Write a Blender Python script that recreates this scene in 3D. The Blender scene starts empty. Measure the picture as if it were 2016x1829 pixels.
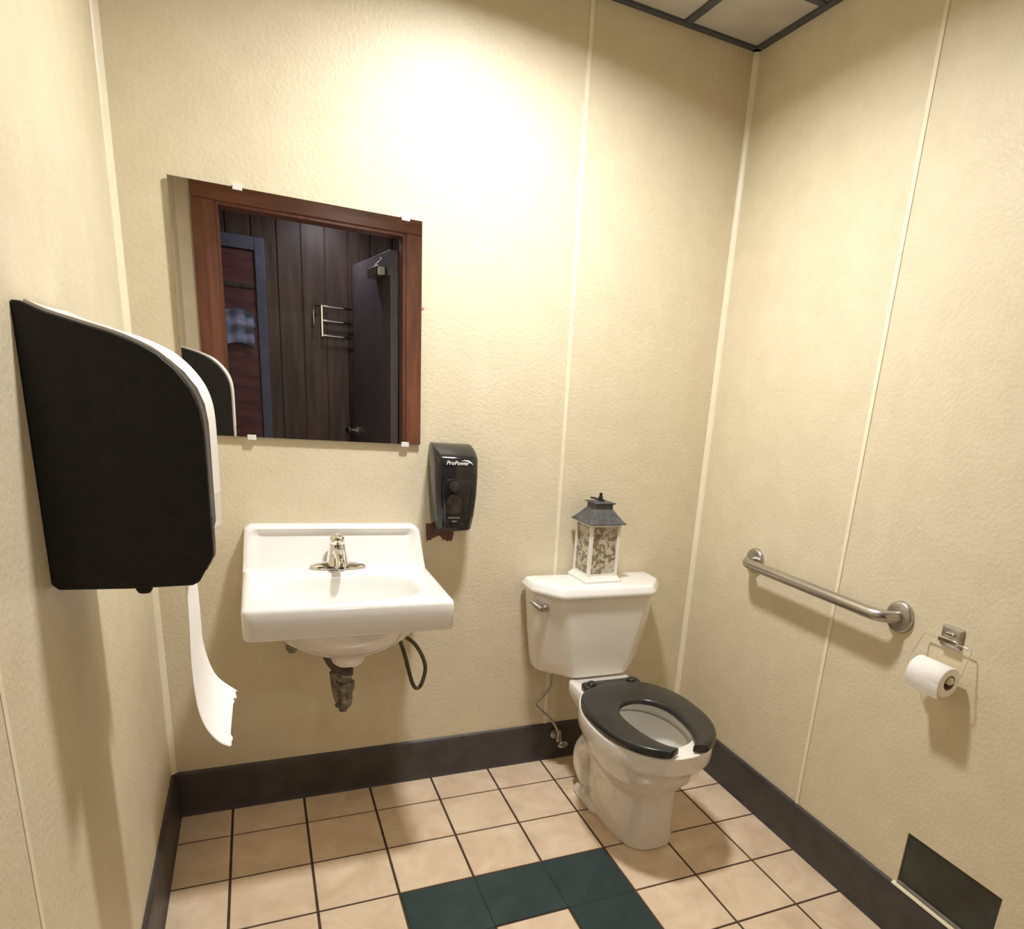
import bpy, bmesh, math, random
from mathutils import Vector, Matrix
from math import sin, cos, pi, radians
random.seed(7)
sc = bpy.context.scene
COL = sc.collection

# ---------------------------------------------------------------- camera, world, lights, exposure
W, H, D = 1.789, 2.439, 2.00            # room: x 0..W, y 0..-D, z 0..H  (back wall at y=0, camera looks +y)
cd = bpy.data.cameras.new('camera'); cam = bpy.data.objects.new('camera', cd); COL.objects.link(cam)
cd.sensor_fit = 'HORIZONTAL'; cd.sensor_width = 36.0
cd.lens = 1370.815 / 2016 * 36.0
cd.shift_x = (1008 - 1179.38) / 2016
cd.shift_y = (1189.72 - 914.5) / 2016
cd.clip_start = 0.01
rt = Vector((0.9003722724829595, -0.42708513077643084, 0.0832349807082165))
dn = Vector((-0.051568481434981404, -0.2946810986199981, -0.9542031973529415))
fw = Vector((0.43205377288748237, 0.8548457996537812, -0.2873468220598618))
cam.matrix_world = Matrix(((rt.x, -dn.x, -fw.x, 0.28068), (rt.y, -dn.y, -fw.y, -2.2047), (rt.z, -dn.z, -fw.z, 1.34873), (0, 0, 0, 1)))
sc.camera = cam

world = bpy.data.worlds.new('world'); sc.world = world; world.use_nodes = True
world.node_tree.nodes['Background'].inputs[0].default_value = (0.75, 0.8, 1.0, 1)
world.node_tree.nodes['Background'].inputs[1].default_value = 0.05

def lamp(name, loc, radius, power, color, spread=180):
    l = bpy.data.lights.new(name, 'AREA'); l.shape = 'DISK'; l.size = radius * 2; l.energy = power; l.color = color; l.spread = radians(spread)
    o = bpy.data.objects.new(name, l); COL.objects.link(o); o.location = loc
    return o
LAMP = (0.90, -0.64, H - 0.014)
lamp('ceiling_lamp_light', LAMP, 0.085, 26.5, (1.0, 0.99, 0.965), 160)
lamp('hallway_fill_light', (0.75, -2.75, 2.37), 0.09, 6.0, (0.95, 0.93, 1.0))  # added fill with no fixture, brightens the hallway reflected in the mirror

sc.view_settings.view_transform = 'Standard'; sc.view_settings.look = 'None'
sc.view_settings.exposure = 0.0; sc.view_settings.gamma = 1.0
sc.view_settings.use_curve_mapping = False
sc.cycles.max_bounces = 16; sc.cycles.diffuse_bounces = 10; sc.cycles.glossy_bounces = 8
sc.cycles.caustics_reflective = True
sc.cycles.sample_clamp_indirect = 6.0
sc.cycles.use_denoising = True

# ---------------------------------------------------------------- helpers
def new_bm(): return bmesh.new()

def obj(name, bm, mat, parent=None, smooth=True, bevel=0, seg=2, sub=0, angle=35, loc=None):
    bmesh.ops.recalc_face_normals(bm, faces=bm.faces)
    me = bpy.data.meshes.new(name); bm.to_mesh(me); bm.free()
    mats = mat if isinstance(mat, (list, tuple)) else [mat]
    for m in mats: me.materials.append(m)
    if smooth:
        for p in me.polygons: p.use_smooth = True
        me.set_sharp_from_angle(angle=radians(angle))
    o = bpy.data.objects.new(name, me); COL.objects.link(o)
    if parent is not None: o.parent = parent
    if loc: o.location = loc
    if bevel:
        b = o.modifiers.new('bevel', 'BEVEL'); b.width = bevel; b.segments = seg; b.limit_method = 'ANGLE'; b.angle_limit = radians(30)
        if smooth: b.harden_normals = False
    if sub:
        s = o.modifiers.new('subdivision', 'SUBSURF'); s.levels = sub; s.render_levels = sub
    return o

def thing(name, label, cat, loc=(0, 0, 0), rotz=0, group=None):
    o = bpy.data.objects.new(name, None); COL.objects.link(o)
    o.location = loc; o.rotation_euler = (0, 0, rotz); o.empty_display_size = 0.05
    return tag(o, label, cat, group)

def tag(o, label, cat, group=None):
    o['label'] = label; o['category'] = cat
    if group: o['group'] = group
    return o

def struct(o, label=None):
    o['kind'] = 'structure'
    if label: o['label'] = label
    return o

def add_box(bm, x0, x1, y0, y1, z0, z1, mi=0):
    vs = [bm.verts.new(p) for p in ((x0, y0, z0), (x1, y0, z0), (x1, y1, z0), (x0, y1, z0), (x0, y0, z1), (x1, y0, z1), (x1, y1, z1), (x0, y1, z1))]
    for f in ((0, 3, 2, 1), (4, 5, 6, 7), (0, 1, 5, 4), (1, 2, 6, 5), (2, 3, 7, 6), (3, 0, 4, 7)):
        bm.faces.new([vs[i] for i in f]).material_index = mi
    return vs

def box(x0, x1, y0, y1, z0, z1):
    bm = new_bm(); add_box(bm, x0, x1, y0, y1, z0, z1); return bm

def add_rings(bm, rings, closed=True, cap0=True, cap1=True, mi=0):
    vr = [[bm.verts.new(p) for p in r] for r in rings]
    n = len(vr[0])
    for a, b in zip(vr, vr[1:]):
        for i in range(n if closed else n - 1):
            j = (i + 1) % n
            bm.faces.new((a[i], a[j], b[j], b[i])).material_index = mi
    if cap0: bm.faces.new(list(reversed(vr[0]))).material_index = mi
    if cap1: bm.faces.new(vr[-1]).material_index = mi
    return vr

def catmull(pts, n=6, closed=False):
    P = [Vector(p) for p in pts]; out = []; m = len(P)
    for i in range(m if closed else m - 1):
        g = (lambda k: P[k % m]) if closed else (lambda k: P[max(0, min(m - 1, k))])
        p0, p1, p2, p3 = g(i - 1), g(i), g(i + 1), g(i + 2)
        for k in range(n):
            t = k / n
            out.append(0.5 * ((2 * p1) + (p2 - p0) * t + (2 * p0 - 5 * p1 + 4 * p2 - p3) * t * t + (3 * p1 - p0 - 3 * p2 + p3) * t ** 3))
    if not closed: out.append(P[-1])
    return out

def add_tube(bm, pts, r, seg=14, cap=True, closed=False, mi=0):
    P = [Vector(p) for p in pts]; rr = r if isinstance(r, (list, tuple)) else [r] * len(P)
    m = len(P); tang = []
    for i in range(m):
        a = P[(i - 1) % m] if (closed or i > 0) else P[0]; b = P[(i + 1) % m] if (closed or i < m - 1) else P[-1]
        tang.append((b - a).normalized())
    up = Vector((0, 0, 1)) if abs(tang[0].z) < 0.9 else Vector((1, 0, 0))
    u = tang[0].cross(up).normalized(); rings = []
    for i in range(m):
        u = (u - tang[i] * u.dot(tang[i])).normalized(); v = tang[i].cross(u)
        rings.append([P[i] + (u * cos(2 * pi * k / seg) + v * sin(2 * pi * k / seg)) * rr[i] for k in range(seg)])
    if closed: rings.append(rings[0]); add_rings(bm, rings[:-1] + [rings[0]], cap0=False, cap1=False, mi=mi)
    else: add_rings(bm, rings, cap0=cap, cap1=cap, mi=mi)

def add_lathe(bm, prof, origin, axis='z', seg=32, mi=0, flip=1):
    """prof: list of (radius, height along axis)."""
    o = Vector(origin); rings = []
    for r, h in prof:
        ring = []
        for k in range(seg):
            a = 2 * pi * k / seg; c, s = cos(a) * max(r, 1e-4), sin(a) * max(r, 1e-4)
            if axis == 'z': p = Vector((c, s, h * flip))
            elif axis == 'x': p = Vector((h * flip, c, s))
            else: p = Vector((c, h * flip, s))
            ring.append(o + p)
        rings.append(ring)
    add_rings(bm, rings, mi=mi)

def add_prism_y(bm, prof, y0, y1, mi=0):
    """prof in (x, z), extruded from y0 to y1."""
    add_rings(bm, [[(x, y0, z) for x, z in prof], [(x, y1, z) for x, z in prof]], mi=mi)

def add_prism_x(bm, prof, x0, x1, mi=0):
    add_rings(bm, [[(x0, y, z) for y, z in prof], [(x1, y, z) for y, z in prof]], mi=mi)

def superpt(a, hw, hl0, hl1, n):
    c, s = cos(a), sin(a)
    x = hw * math.copysign(abs(c) ** (2 / n), c)
    hl = hl1 if s > 0 else hl0
    y = hl * math.copysign(abs(s) ** (2 / n), s)
    return x, y

def round_rect(x0, x1, y0, y1, r, k=6):
    pts = []
    for cx, cy, a0 in ((x1 - r, y1 - r, 0), (x0 + r, y1 - r, 90), (x0 + r, y0 + r, 180), (x1 - r, y0 + r, 270)):
        for i in range(k + 1):
            a = radians(a0 + 90 * i / k); pts.append((cx + r * cos(a), cy + r * sin(a)))
    return pts

# ---------------------------------------------------------------- materials
def mat(name, color, rough=0.5, metal=0.0, spec=0.5, coat=0.0, trans=0.0, alpha=1.0):
    m = bpy.data.materials.new(name); m.use_nodes = True
    b = m.node_tree.nodes['Principled BSDF']
    b.inputs['Base Color'].default_value = (*color, 1); b.inputs['Roughness'].default_value = rough
    b.inputs['Metallic'].default_value = metal; b.inputs['Specular IOR Level'].default_value = spec
    b.inputs['Coat Weight'].default_value = coat; b.inputs['Transmission Weight'].default_value = trans
    b.inputs['Alpha'].default_value = alpha
    return m

def nodes(m): return m.node_tree.nodes, m.node_tree.links, m.node_tree.nodes['Principled BSDF']

def add_noise_color(m, c1, c2, scale=5, detail=4, rough=0.6, stretch=(1, 1, 1), lo=0.35, hi=0.65, dist=0.0):
    N, L, b = nodes(m)
    tc = N.new('ShaderNodeTexCoord'); mp = N.new('ShaderNodeMapping'); mp.inputs['Scale'].default_value = stretch
    nz = N.new('ShaderNodeTexNoise'); nz.inputs['Scale'].default_value = scale; nz.inputs['Detail'].default_value = detail
    nz.inputs['Roughness'].default_value = rough; nz.inputs['Distortion'].default_value = dist
    cr = N.new('ShaderNodeValToRGB'); cr.color_ramp.elements[0].position = lo; cr.color_ramp.elements[1].position = hi
    cr.color_ramp.elements[0].color = (*c1, 1); cr.color_ramp.elements[1].color = (*c2, 1)
    L.new(tc.outputs['Object'], mp.inputs['Vector']); L.new(mp.outputs['Vector'], nz.inputs['Vector'])
    L.new(nz.outputs['Fac'], cr.inputs['Fac']); L.new(cr.outputs['Color'], b.inputs['Base Color'])
    return cr, mp

def add_bump(m, scale, strength, dist=0.001, detail=3, stretch=(1, 1, 1)):
    N, L, b = nodes(m)
    tc = N.new('ShaderNodeTexCoord'); mp = N.new('ShaderNodeMapping'); mp.inputs['Scale'].default_value = stretch
    nz = N.new('ShaderNodeTexNoise'); nz.inputs['Scale'].default_value = scale; nz.inputs['Detail'].default_value = detail
    bp = N.new('ShaderNodeBump'); bp.inputs['Strength'].default_value = strength; bp.inputs['Distance'].default_value = dist
    L.new(tc.outputs['Object'], mp.inputs['Vector']); L.new(mp.outputs['Vector'], nz.inputs['Vector'])
    L.new(nz.outputs['Fac'], bp.inputs['Height']); L.new(bp.outputs['Normal'], b.inputs['Normal'])

M = {}
M['wall'] = mat('wall_panel', (0.74, 0.62, 0.40), 0.42, spec=0.35)
add_noise_color(M['wall'], (0.69, 0.612, 0.447), (0.76, 0.682, 0.510), scale=9, detail=6, rough=0.7, lo=0.3, hi=0.7)
add_bump(M['wall'], 95, 0.75, 0.0022, detail=5, stretch=(1, 1, 1))
M['strip'] = mat('seam_strip', (0.88, 0.82, 0.64), 0.35)
add_noise_color(M['strip'], (0.86, 0.80, 0.61), (0.90, 0.84, 0.67), scale=20)
M['base'] = mat('baseboard_paint', (0.05, 0.042, 0.04), 0.45)
add_noise_color(M['base'], (0.046, 0.040, 0.039), (0.072, 0.062, 0.060), scale=12, detail=6)
M['tile'] = mat('beige_tile', (0.74, 0.58, 0.42), 0.22, spec=0.45)
add_noise_color(M['tile'], (0.64, 0.48, 0.335), (0.80, 0.65, 0.48), scale=9, detail=5, rough=0.6, lo=0.3, hi=0.68, dist=0.6)
M['green'] = mat('green_tile', (0.025, 0.055, 0.055), 0.28, spec=0.4)
add_noise_color(M['green'], (0.022, 0.044, 0.047), (0.032, 0.058, 0.060), scale=14, detail=5)
M['grout'] = mat('dark_grout', (0.055, 0.028, 0.013), 0.8)
add_noise_color(M['grout'], (0.045, 0.022, 0.010), (0.075, 0.042, 0.022), scale=30)
M['ceil'] = mat('ceiling_tile', (0.62, 0.60, 0.53), 0.9)
add_noise_color(M['ceil'], (0.47, 0.455, 0.41), (0.53, 0.515, 0.465), scale=14, detail=6)
add_bump(M['ceil'], 180, 0.6, 0.002)
M['grid'] = mat('ceiling_grid_metal', (0.06, 0.065, 0.085), 0.5)
add_noise_color(M['grid'], (0.055, 0.06, 0.08), (0.075, 0.08, 0.1), scale=10)
M['porc'] = mat('white_porcelain', (0.86, 0.83, 0.79), 0.10, spec=0.5, coat=0.3)
add_noise_color(M['porc'], (0.85, 0.835, 0.81), (0.88, 0.868, 0.845), scale=4)
M['porc2'] = mat('cream_porcelain', (0.84, 0.80, 0.72), 0.14, spec=0.5, coat=0.2)
add_noise_color(M['porc2'], (0.83, 0.80, 0.745), (0.86, 0.835, 0.78), scale=4)
M['chrome'] = mat('chrome', (0.82, 0.81, 0.79), 0.07, metal=1.0)
add_noise_color(M['chrome'], (0.78, 0.77, 0.75), (0.86, 0.85, 0.83), scale=20)
M['steel'] = mat('brushed_steel', (0.62, 0.57, 0.52), 0.30, metal=1.0)
add_noise_color(M['steel'], (0.42, 0.395, 0.375), (0.54, 0.515, 0.49), scale=60, stretch=(1, 0.06, 1))
add_bump(M['steel'], 400, 0.15, 0.0004, stretch=(1, 0.05, 1))
M['black'] = mat('matte_black_plastic', (0.013, 0.0125, 0.011), 0.55, spec=0.3)
add_noise_color(M['black'], (0.011, 0.0105, 0.0095), (0.016, 0.0155, 0.014), scale=40)
M['gloss'] = mat('gloss_black_plastic', (0.016, 0.016, 0.016), 0.16, spec=0.5)
add_noise_color(M['gloss'], (0.013, 0.013, 0.013), (0.022, 0.021, 0.021), scale=10)
M['smoke'] = mat('smoked_window', (0.05, 0.042, 0.038), 0.12)
add_noise_color(M['smoke'], (0.022, 0.02, 0.019), (0.075, 0.062, 0.056), scale=30, lo=0.4, hi=0.75)
M['seat'] = mat('black_seat', (0.022, 0.022, 0.021), 0.26, spec=0.5)
add_noise_color(M['seat'], (0.019, 0.019, 0.018), (0.027, 0.027, 0.026), scale=12)
M['cover'] = mat('white_plastic', (0.80, 0.77, 0.73), 0.35)
add_noise_color(M['cover'], (0.78, 0.75, 0.71), (0.83, 0.80, 0.76), scale=8)
M['clear'] = mat('pale_plastic', (0.72, 0.70, 0.62), 0.15)
add_noise_color(M['clear'], (0.70, 0.68, 0.60), (0.76, 0.74, 0.66), scale=20)
M['paper'] = mat('white_paper', (0.90, 0.88, 0.86), 0.9, spec=0.1)
add_noise_color(M['paper'], (0.88, 0.86, 0.84), (0.92, 0.90, 0.88), scale=25)
add_bump(M['paper'], 250, 0.25, 0.0006)
M['core'] = mat('cardboard', (0.30, 0.22, 0.13), 0.9)
add_noise_color(M['core'], (0.26, 0.19, 0.11), (0.34, 0.25, 0.15), scale=60)
M['cream'] = mat('cream_plastic', (0.75, 0.68, 0.48), 0.4)
add_noise_color(M['cream'], (0.72, 0.65, 0.45), (0.78, 0.71, 0.52), scale=20)
M['mirror'] = mat('mirror_glass', (0.80, 0.80, 0.80), 0.0, metal=1.0)
nd = M['mirror'].node_tree.nodes['Principled BSDF']; nd.inputs['Roughness'].default_value = 0.0
M['medge'] = mat('mirror_edge', (0.22, 0.24, 0.20), 0.3)
add_noise_color(M['medge'], (0.2, 0.22, 0.18), (0.25, 0.27, 0.22), scale=30)
M['clip'] = mat('clip_plastic', (0.78, 0.78, 0.74), 0.25)
add_noise_color(M['clip'], (0.76, 0.76, 0.72), (0.82, 0.82, 0.78), scale=30)
M['pipe'] = mat('tarnished_pipe', (0.20, 0.185, 0.155), 0.42, metal=0.75)
add_noise_color(M['pipe'], (0.09, 0.08, 0.065), (0.36, 0.33, 0.28), scale=45, detail=6, lo=0.3, hi=0.7)
M['pipedark'] = mat('dark_pipe', (0.06, 0.045, 0.04), 0.45)
add_noise_color(M['pipedark'], (0.045, 0.034, 0.03), (0.085, 0.065, 0.058), scale=30)
M['hose'] = mat('dark_hose', (0.06, 0.048, 0.03), 0.45)
add_noise_color(M['hose'], (0.05, 0.04, 0.025), (0.08, 0.065, 0.042), scale=60)
M['torn'] = mat('torn_brown_board', (0.13, 0.062, 0.046), 0.85)
add_noise_color(M['torn'], (0.105, 0.05, 0.036), (0.17, 0.082, 0.062), scale=50, detail=5)
M['lroof'] = mat('weathered_dark_metal', (0.075, 0.075, 0.08), 0.5, metal=0.2)
add_noise_color(M['lroof'], (0.055, 0.056, 0.062), (0.115, 0.115, 0.118), scale=40, detail=6)
M['lframe'] = mat('white_painted_metal', (0.84, 0.82, 0.77), 0.5)
add_noise_color(M['lframe'], (0.82, 0.80, 0.74), (0.87, 0.85, 0.80), scale=20)
M['vent'] = mat('dark_green_panel', (0.035, 0.042, 0.03), 0.4)
add_noise_color(M['vent'], (0.022, 0.022, 0.016), (0.040, 0.052, 0.040), scale=7, detail=3)
M['sill'] = mat('grey_sill', (0.20, 0.18, 0.15), 0.5)
add_noise_color(M['sill'], (0.17, 0.155, 0.13), (0.26, 0.235, 0.2), scale=20)
M['redwood'] = mat('mahogany_trim', (0.17, 0.06, 0.032), 0.35)
add_noise_color(M['redwood'], (0.155, 0.054, 0.029), (0.27, 0.105, 0.06), scale=5, detail=8, stretch=(6, 6, 0.7))
M['redwoodh'] = mat('mahogany_trim_horizontal', (0.17, 0.06, 0.032), 0.35)
add_noise_color(M['redwoodh'], (0.155, 0.054, 0.029), (0.27, 0.105, 0.06), scale=5, detail=8, stretch=(0.7, 6, 6))
M['plank'] = mat('dark_wood_planks', (0.06, 0.038, 0.028), 0.4)
add_noise_color(M['plank'], (0.055, 0.034, 0.027), (0.125, 0.080, 0.062), scale=4, detail=8, stretch=(5, 5, 0.5))
M['greydoor'] = mat('grey_door_paint', (0.10, 0.085, 0.095), 0.5)
add_noise_color(M['greydoor'], (0.09, 0.076, 0.086), (0.115, 0.1, 0.11), scale=6)
M['bluegrey'] = mat('blue_grey_paint', (0.11, 0.115, 0.18), 0.5)
add_noise_color(M['bluegrey'], (0.095, 0.1, 0.155), (0.135, 0.14, 0.21), scale=12)
M['redpanel'] = mat('red_brown_wood', (0.12, 0.045, 0.045), 0.4)
add_noise_color(M['redpanel'], (0.09, 0.03, 0.032), (0.17, 0.065, 0.068), scale=5, detail=6, stretch=(1, 4, 6))
M['cloth'] = mat('pale_blue_cloth', (0.25, 0.28, 0.42), 0.9)
add_noise_color(M['cloth'], (0.2, 0.23, 0.36), (0.34, 0.38, 0.52), scale=16)
M['hallfloor'] = mat('brown_floor', (0.10, 0.075, 0.055), 0.5)
add_noise_color(M['hallfloor'], (0.08, 0.06, 0.045), (0.13, 0.1, 0.075), scale=6)
M['ink'] = mat('white_print', (0.85, 0.85, 0.85), 0.5)
add_noise_color(M['ink'], (0.84, 0.84, 0.84), (0.87, 0.87, 0.87), scale=50)
M['inkgrey'] = mat('grey_print', (0.28, 0.26, 0.25), 0.5)
add_noise_color(M['inkgrey'], (0.26, 0.24, 0.23), (0.31, 0.29, 0.28), scale=50)
M['dark'] = mat('dark_recess', (0.02, 0.015, 0.012), 0.7)
add_noise_color(M['dark'], (0.018, 0.014, 0.011), (0.026, 0.02, 0.016), scale=30)
# lamp diffuser glass: gives off the light of the ceiling lamp
M['diffuser'] = mat('lamp_diffuser', (0.9, 0.88, 0.84), 0.5)
N, L, b = nodes(M['diffuser']); b.inputs['Emission Color'].default_value = (1, 0.95, 0.86, 1); b.inputs['Emission Strength'].default_value = 3.0
add_noise_color(M['diffuser'], (0.88, 0.86, 0.82), (0.92, 0.9, 0.86), scale=10)
# lantern pane: pale frosted sheet with vines and little stars cut out of it
def lantern_pane():
    m = mat('patterned_pane', (0.55, 0.5, 0.4), 0.4)
    N, L, b = nodes(m)
    tc = N.new('ShaderNodeTexCoord')
    nz = N.new('ShaderNodeTexNoise'); nz.inputs['Scale'].default_value = 26; nz.inputs['Detail'].default_value = 3; nz.inputs['Distortion'].default_value = 1.6
    vo = N.new('ShaderNodeTexVoronoi'); vo.inputs['Scale'].default_value = 75
    r1 = N.new('ShaderNodeValToRGB'); r1.color_ramp.elements[0].position = 0.44; r1.color_ramp.elements[1].position = 0.52
    r1.color_ramp.elements[0].color = (0.24, 0.19, 0.12, 1); r1.color_ramp.elements[1].color = (0.56, 0.51, 0.41, 1)
    r2 = N.new('ShaderNodeValToRGB'); r2.color_ramp.elements[0].position = 0.18; r2.color_ramp.elements[1].position = 0.34
    r2.color_ramp.elements[0].color = (0.4, 0.36, 0.3, 1); r2.color_ramp.elements[1].color = (1, 1, 1, 1)
    mx = N.new('ShaderNodeMix'); mx.data_type = 'RGBA'; mx.blend_type = 'MULTIPLY'; mx.inputs[0].default_value = 0.9
    L.new(tc.outputs['Object'], nz.inputs['Vector']); L.new(tc.outputs['Object'], vo.inputs['Vector'])
    L.new(nz.outputs['Fac'], r1.inputs['Fac']); L.new(vo.outputs['Distance'], r2.inputs['Fac'])
    L.new(r1.outputs['Color'], mx.inputs[6]); L.new(r2.outputs['Color'], mx.inputs[7]); L.new(mx.outputs[2], b.inputs['Base Color'])
    return m
M['pane'] = lantern_pane()

# ---------------------------------------------------------------- the room shell
T = 0.2078; GX = 0.15627; GY = 0.04883           # floor tile pitch and origin
def ring_cell(i, j):                               # green ring of tiles in the middle of the floor
    return 2 <= i <= 4 and 3 <= j <= 6 and not (i == 3 and j in (4, 5))
def build_floor():
    bm = new_bm(); g = 0.0034
    add_box(bm, -0.02, W + 0.02, -D - 0.12, 0.02, -0.06, -0.0025, 1)
    for i in range(-1, 9):
        for j in range(-1, 11):
            x0, x1 = GX + i * T + g, GX + (i + 1) * T - g
            y1, y0 = GY - j * T - g, GY - (j + 1) * T + g
            gr = ring_cell(i, j)
            if gr:
                if ring_cell(i + 1, j): x1 += g * 0.9
                if ring_cell(i - 1, j): x0 -= g * 0.9
                if ring_cell(i, j + 1): y0 -= g * 0.9
                if ring_cell(i, j - 1): y1 += g * 0.9
            x0, x1, y0, y1 = max(x0, 0.0), min(x1, W), max(y0, -D - 0.1), min(y1, 0.0)
            if x1 - x0 < 0.01 or y1 - y0 < 0.01: continue
            e = 0.0008
            rings = [[(a, b_, z) for a, b_ in ((x0 + k, y0 + k), (x1 - k, y0 + k), (x1 - k, y1 - k), (x0 + k, y1 - k))] for k, z in ((0, -0.003), (0, -e), (e, 0))]
            add_rings(bm, rings, mi=2 if gr else 0)
    return obj('floor', bm, [M['tile'], M['grout'], M['green']], smooth=False)
struct(build_floor(), 'beige square floor tiles with dark grout and a dark green tile ring')

def wall_with_hole(bm, axis, c0, c1, u0, u1, hu0, hu1, hz0, hz1, z1=H):
    """slab between c0..c1 on axis, spanning u0..u1, with a rectangular hole."""
    parts = [(u0, hu0, 0, z1), (hu1, u1, 0, z1), (hu0, hu1, hz1, z1)]
    if hz0 > 0: parts.append((hu0, hu1, 0, hz0))
    for a, b_, za, zb in parts:
        if axis == 'x': add_box(bm, c0, c1, a, b_, za, zb)
        else: add_box(bm, a, b_, c0, c1, za, zb)

struct(obj('wall_back', box(-0.1, W + 0.1, 0.0, 0.1, -0.06, H + 0.1), M['wall'], smooth=False), 'cream textured wall panels behind the sink and toilet')
struct(obj('wall_left', box(-0.1, 0.0, -D, 0.0, -0.06, H + 0.1), M['wall'], smooth=False), 'cream wall carrying the paper towel dispenser')
VY0, VY1, VZ0, VZ1 = -1.424, -1.153, 0.150, 0.307
bm = new_bm(); wall_with_hole(bm, 'x', W, W + 0.1, -D, 0.0, VY0, VY1, VZ0, VZ1)
struct(obj('wall_right', bm, M['wall'], smooth=False), 'cream wall with the grab bar')
DX0, DX1, DZ = 0.158, 1.060, 2.082
bm = new_bm(); wall_with_hole(bm, 'y', -D - 0.12, -D, -0.1, W + 0.1, DX0, DX1, 0, DZ)
struct(obj('wall_front', bm, M['wall'], smooth=False), 'cream wall around the doorway, seen in the mirror')

# ceiling tiles in a dark grid
struct(obj('ceiling', box(-0.1, W + 0.1, -D - 0.12, 0.1, H, H + 0.1), M['ceil'], smooth=False), 'pale lay-in ceiling tiles')
bm = new_bm(); gw = 0.012; gz0, gz1 = H - 0.006, H + 0.0005
for x in (0.29, 1.512): add_box(bm, x - gw, x + gw, -D, 0, gz0, gz1)
for y in (-0.326, -0.936, -1.546): add_box(bm, 0, W, y - gw, y + gw, gz0 + 0.0007, gz1)
for a in ((0, W, -0.022, 0), (0, W, -D, -D + 0.022), (0, 0.022, -D, 0), (W - 0.022, W, -D, 0)): add_box(bm, *a, gz0 - 0.001, gz1)
struct(obj('trim_1', bm, M['grid'], smooth=False), 'dark ceiling grid bars')

# seam strips
def strip(name, x0, x1, y0, y1, z0=0.147, z1=H - 0.007, label=None):
    return struct(obj(name, box(x0, x1, y0, y1, z0, z1), M['strip'], bevel=0.0008), label)
strip('trim_2', 1.2025, 1.2155, -0.003, 0, label='pale seam strip on the wall behind the toilet')
strip('trim_3', W - 0.003, W, -0.7565, -0.7435, label='pale seam strip on the wall behind the grab bar')
strip('trim_4', 0, 0.001, -1.254, -1.241, label='pale seam strip on the left wall')
def corner_strip(name, sx, label):
    bm = new_bm()
    cx = 0.0 if sx > 0 else W
    pr = [(cx, 0), (cx + sx * 0.014, 0), (cx + sx * 0.012, -0.0035), (cx + sx * 0.0035, -0.012), (cx, -0.014)]
    add_rings(bm, [[(x, y, 0.147) for x, y in pr], [(x, y, H - 0.007) for x, y in pr]])
    struct(obj(name, bm, M['strip']), label)
corner_strip('trim_5', 1, 'pale corner strip left of the mirror')
corner_strip('trim_6', -1, 'pale corner strip right of the toilet')

# baseboards
def base_prof(s=1):
    return [(0, 0), (0.017, 0), (0.0135, 0.006), (0.011, 0.016), (0.010, 0.12), (0.009, 0.139), (0.004, 0.147), (0, 0.147)]
bm = new_bm(); add_prism_x(bm, [(-a, z) for a, z in base_prof()], 0, W)
struct(obj('baseboard_back', bm, M['base'], angle=60), 'dark baseboard along the wall behind the toilet')
bm = new_bm(); add_prism_y(bm, [(a, z) for a, z in base_prof()], -D + 0.001, -0.0175)
struct(obj('baseboard_left', bm, M['base'], angle=60), 'dark baseboard along the left wall')
bm = new_bm(); add_prism_y(bm, [(W - a, z) for a, z in base_prof()], -D + 0.001, -0.0175)
struct(obj('baseboard_right', bm, M['base'], angle=60), 'dark baseboard under the grab bar wall')
bm = new_bm(); add_prism_x(bm, [(-D + a, z) for a, z in base_prof()], DX1 + 0.1, W)
struct(obj('baseboard_front', bm, M['base'], angle=60), 'dark baseboard beside the doorway')
bm = new_bm(); add_prism_y(bm, [(W - 0.0005, 0.147), (W - 0.0105, 0.146), (W - 0.009, 0.1505), (W - 0.0005, 0.1525)], -1.99, -1.145)
struct(obj('trim_7', bm, M['strip']), 'thin pale caulk line on the baseboard below the dark opening')

# doorway: casing and jamb of mahogany
bm = new_bm(); c = 0.095; pr = 0.018
struct(obj('trim_8', box(DX0 - c, DX0 + 0.004, -D, -D + pr, 0, DZ - 0.004), M['redwood'], bevel=0.003), 'red-brown door casing on the left in the mirror')
struct(obj('trim_9', box(DX1 - 0.004, DX1 + c, -D, -D + pr, 0, DZ - 0.004), M['redwood'], bevel=0.003), 'red-brown door casing on the right in the mirror')
struct(obj('trim_10', box(DX0 - c, DX1 + c, -D, -D + pr, DZ - 0.0035, DZ + c + 0.03), M['redwoodh'], bevel=0.003), 'red-brown head casing above the doorway')
bm = new_bm(); add_box(bm, DX0, DX0 + 0.018, -D - 0.12, -D, 0, DZ - 0.018); add_box(bm, DX1 - 0.018, DX1, -D - 0.12, -D, 0, DZ - 0.018)
add_box(bm, DX0, DX1, -D - 0.12, -D, DZ - 0.018, DZ)
struct(obj('trim_11', bm, M['redwood'], smooth=False), 'red-brown door jamb')

# hallway seen through the doorway in the mirror
HY = -3.32
struct(obj('wall_hallway', box(-2.0, 3.4, HY - 0.1, HY, -0.06, H + 0.1), M['plank'], smooth=False), 'dark wood wall across the hallway')
bm = new_bm()
for x in [-1.9 + 0.148 * k for k in range(36)]: add_box(bm, x + 0.003, x + 0.145, HY, HY + 0.012, 0, H)
struct(obj('trim_12', bm, M['plank'], bevel=0.003), 'dark vertical wood planks across the hallway')
struct(obj('floor_hallway', box(-2.0, 3.4, HY, -D - 0.12, -0.06, -0.001), M['hallfloor'], smooth=False), 'brown hallway floor')
struct(obj('ceiling_hallway', box(-2.0, 3.4, HY - 0.1, -D - 0.12, H, H + 0.1), M['plank'], smooth=False), 'dark hallway ceiling')
struct(obj('wall_hallway_left', box(-2.1, -2.0, HY, -D - 0.12, -0.06, H), M['plank'], smooth=False))
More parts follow.
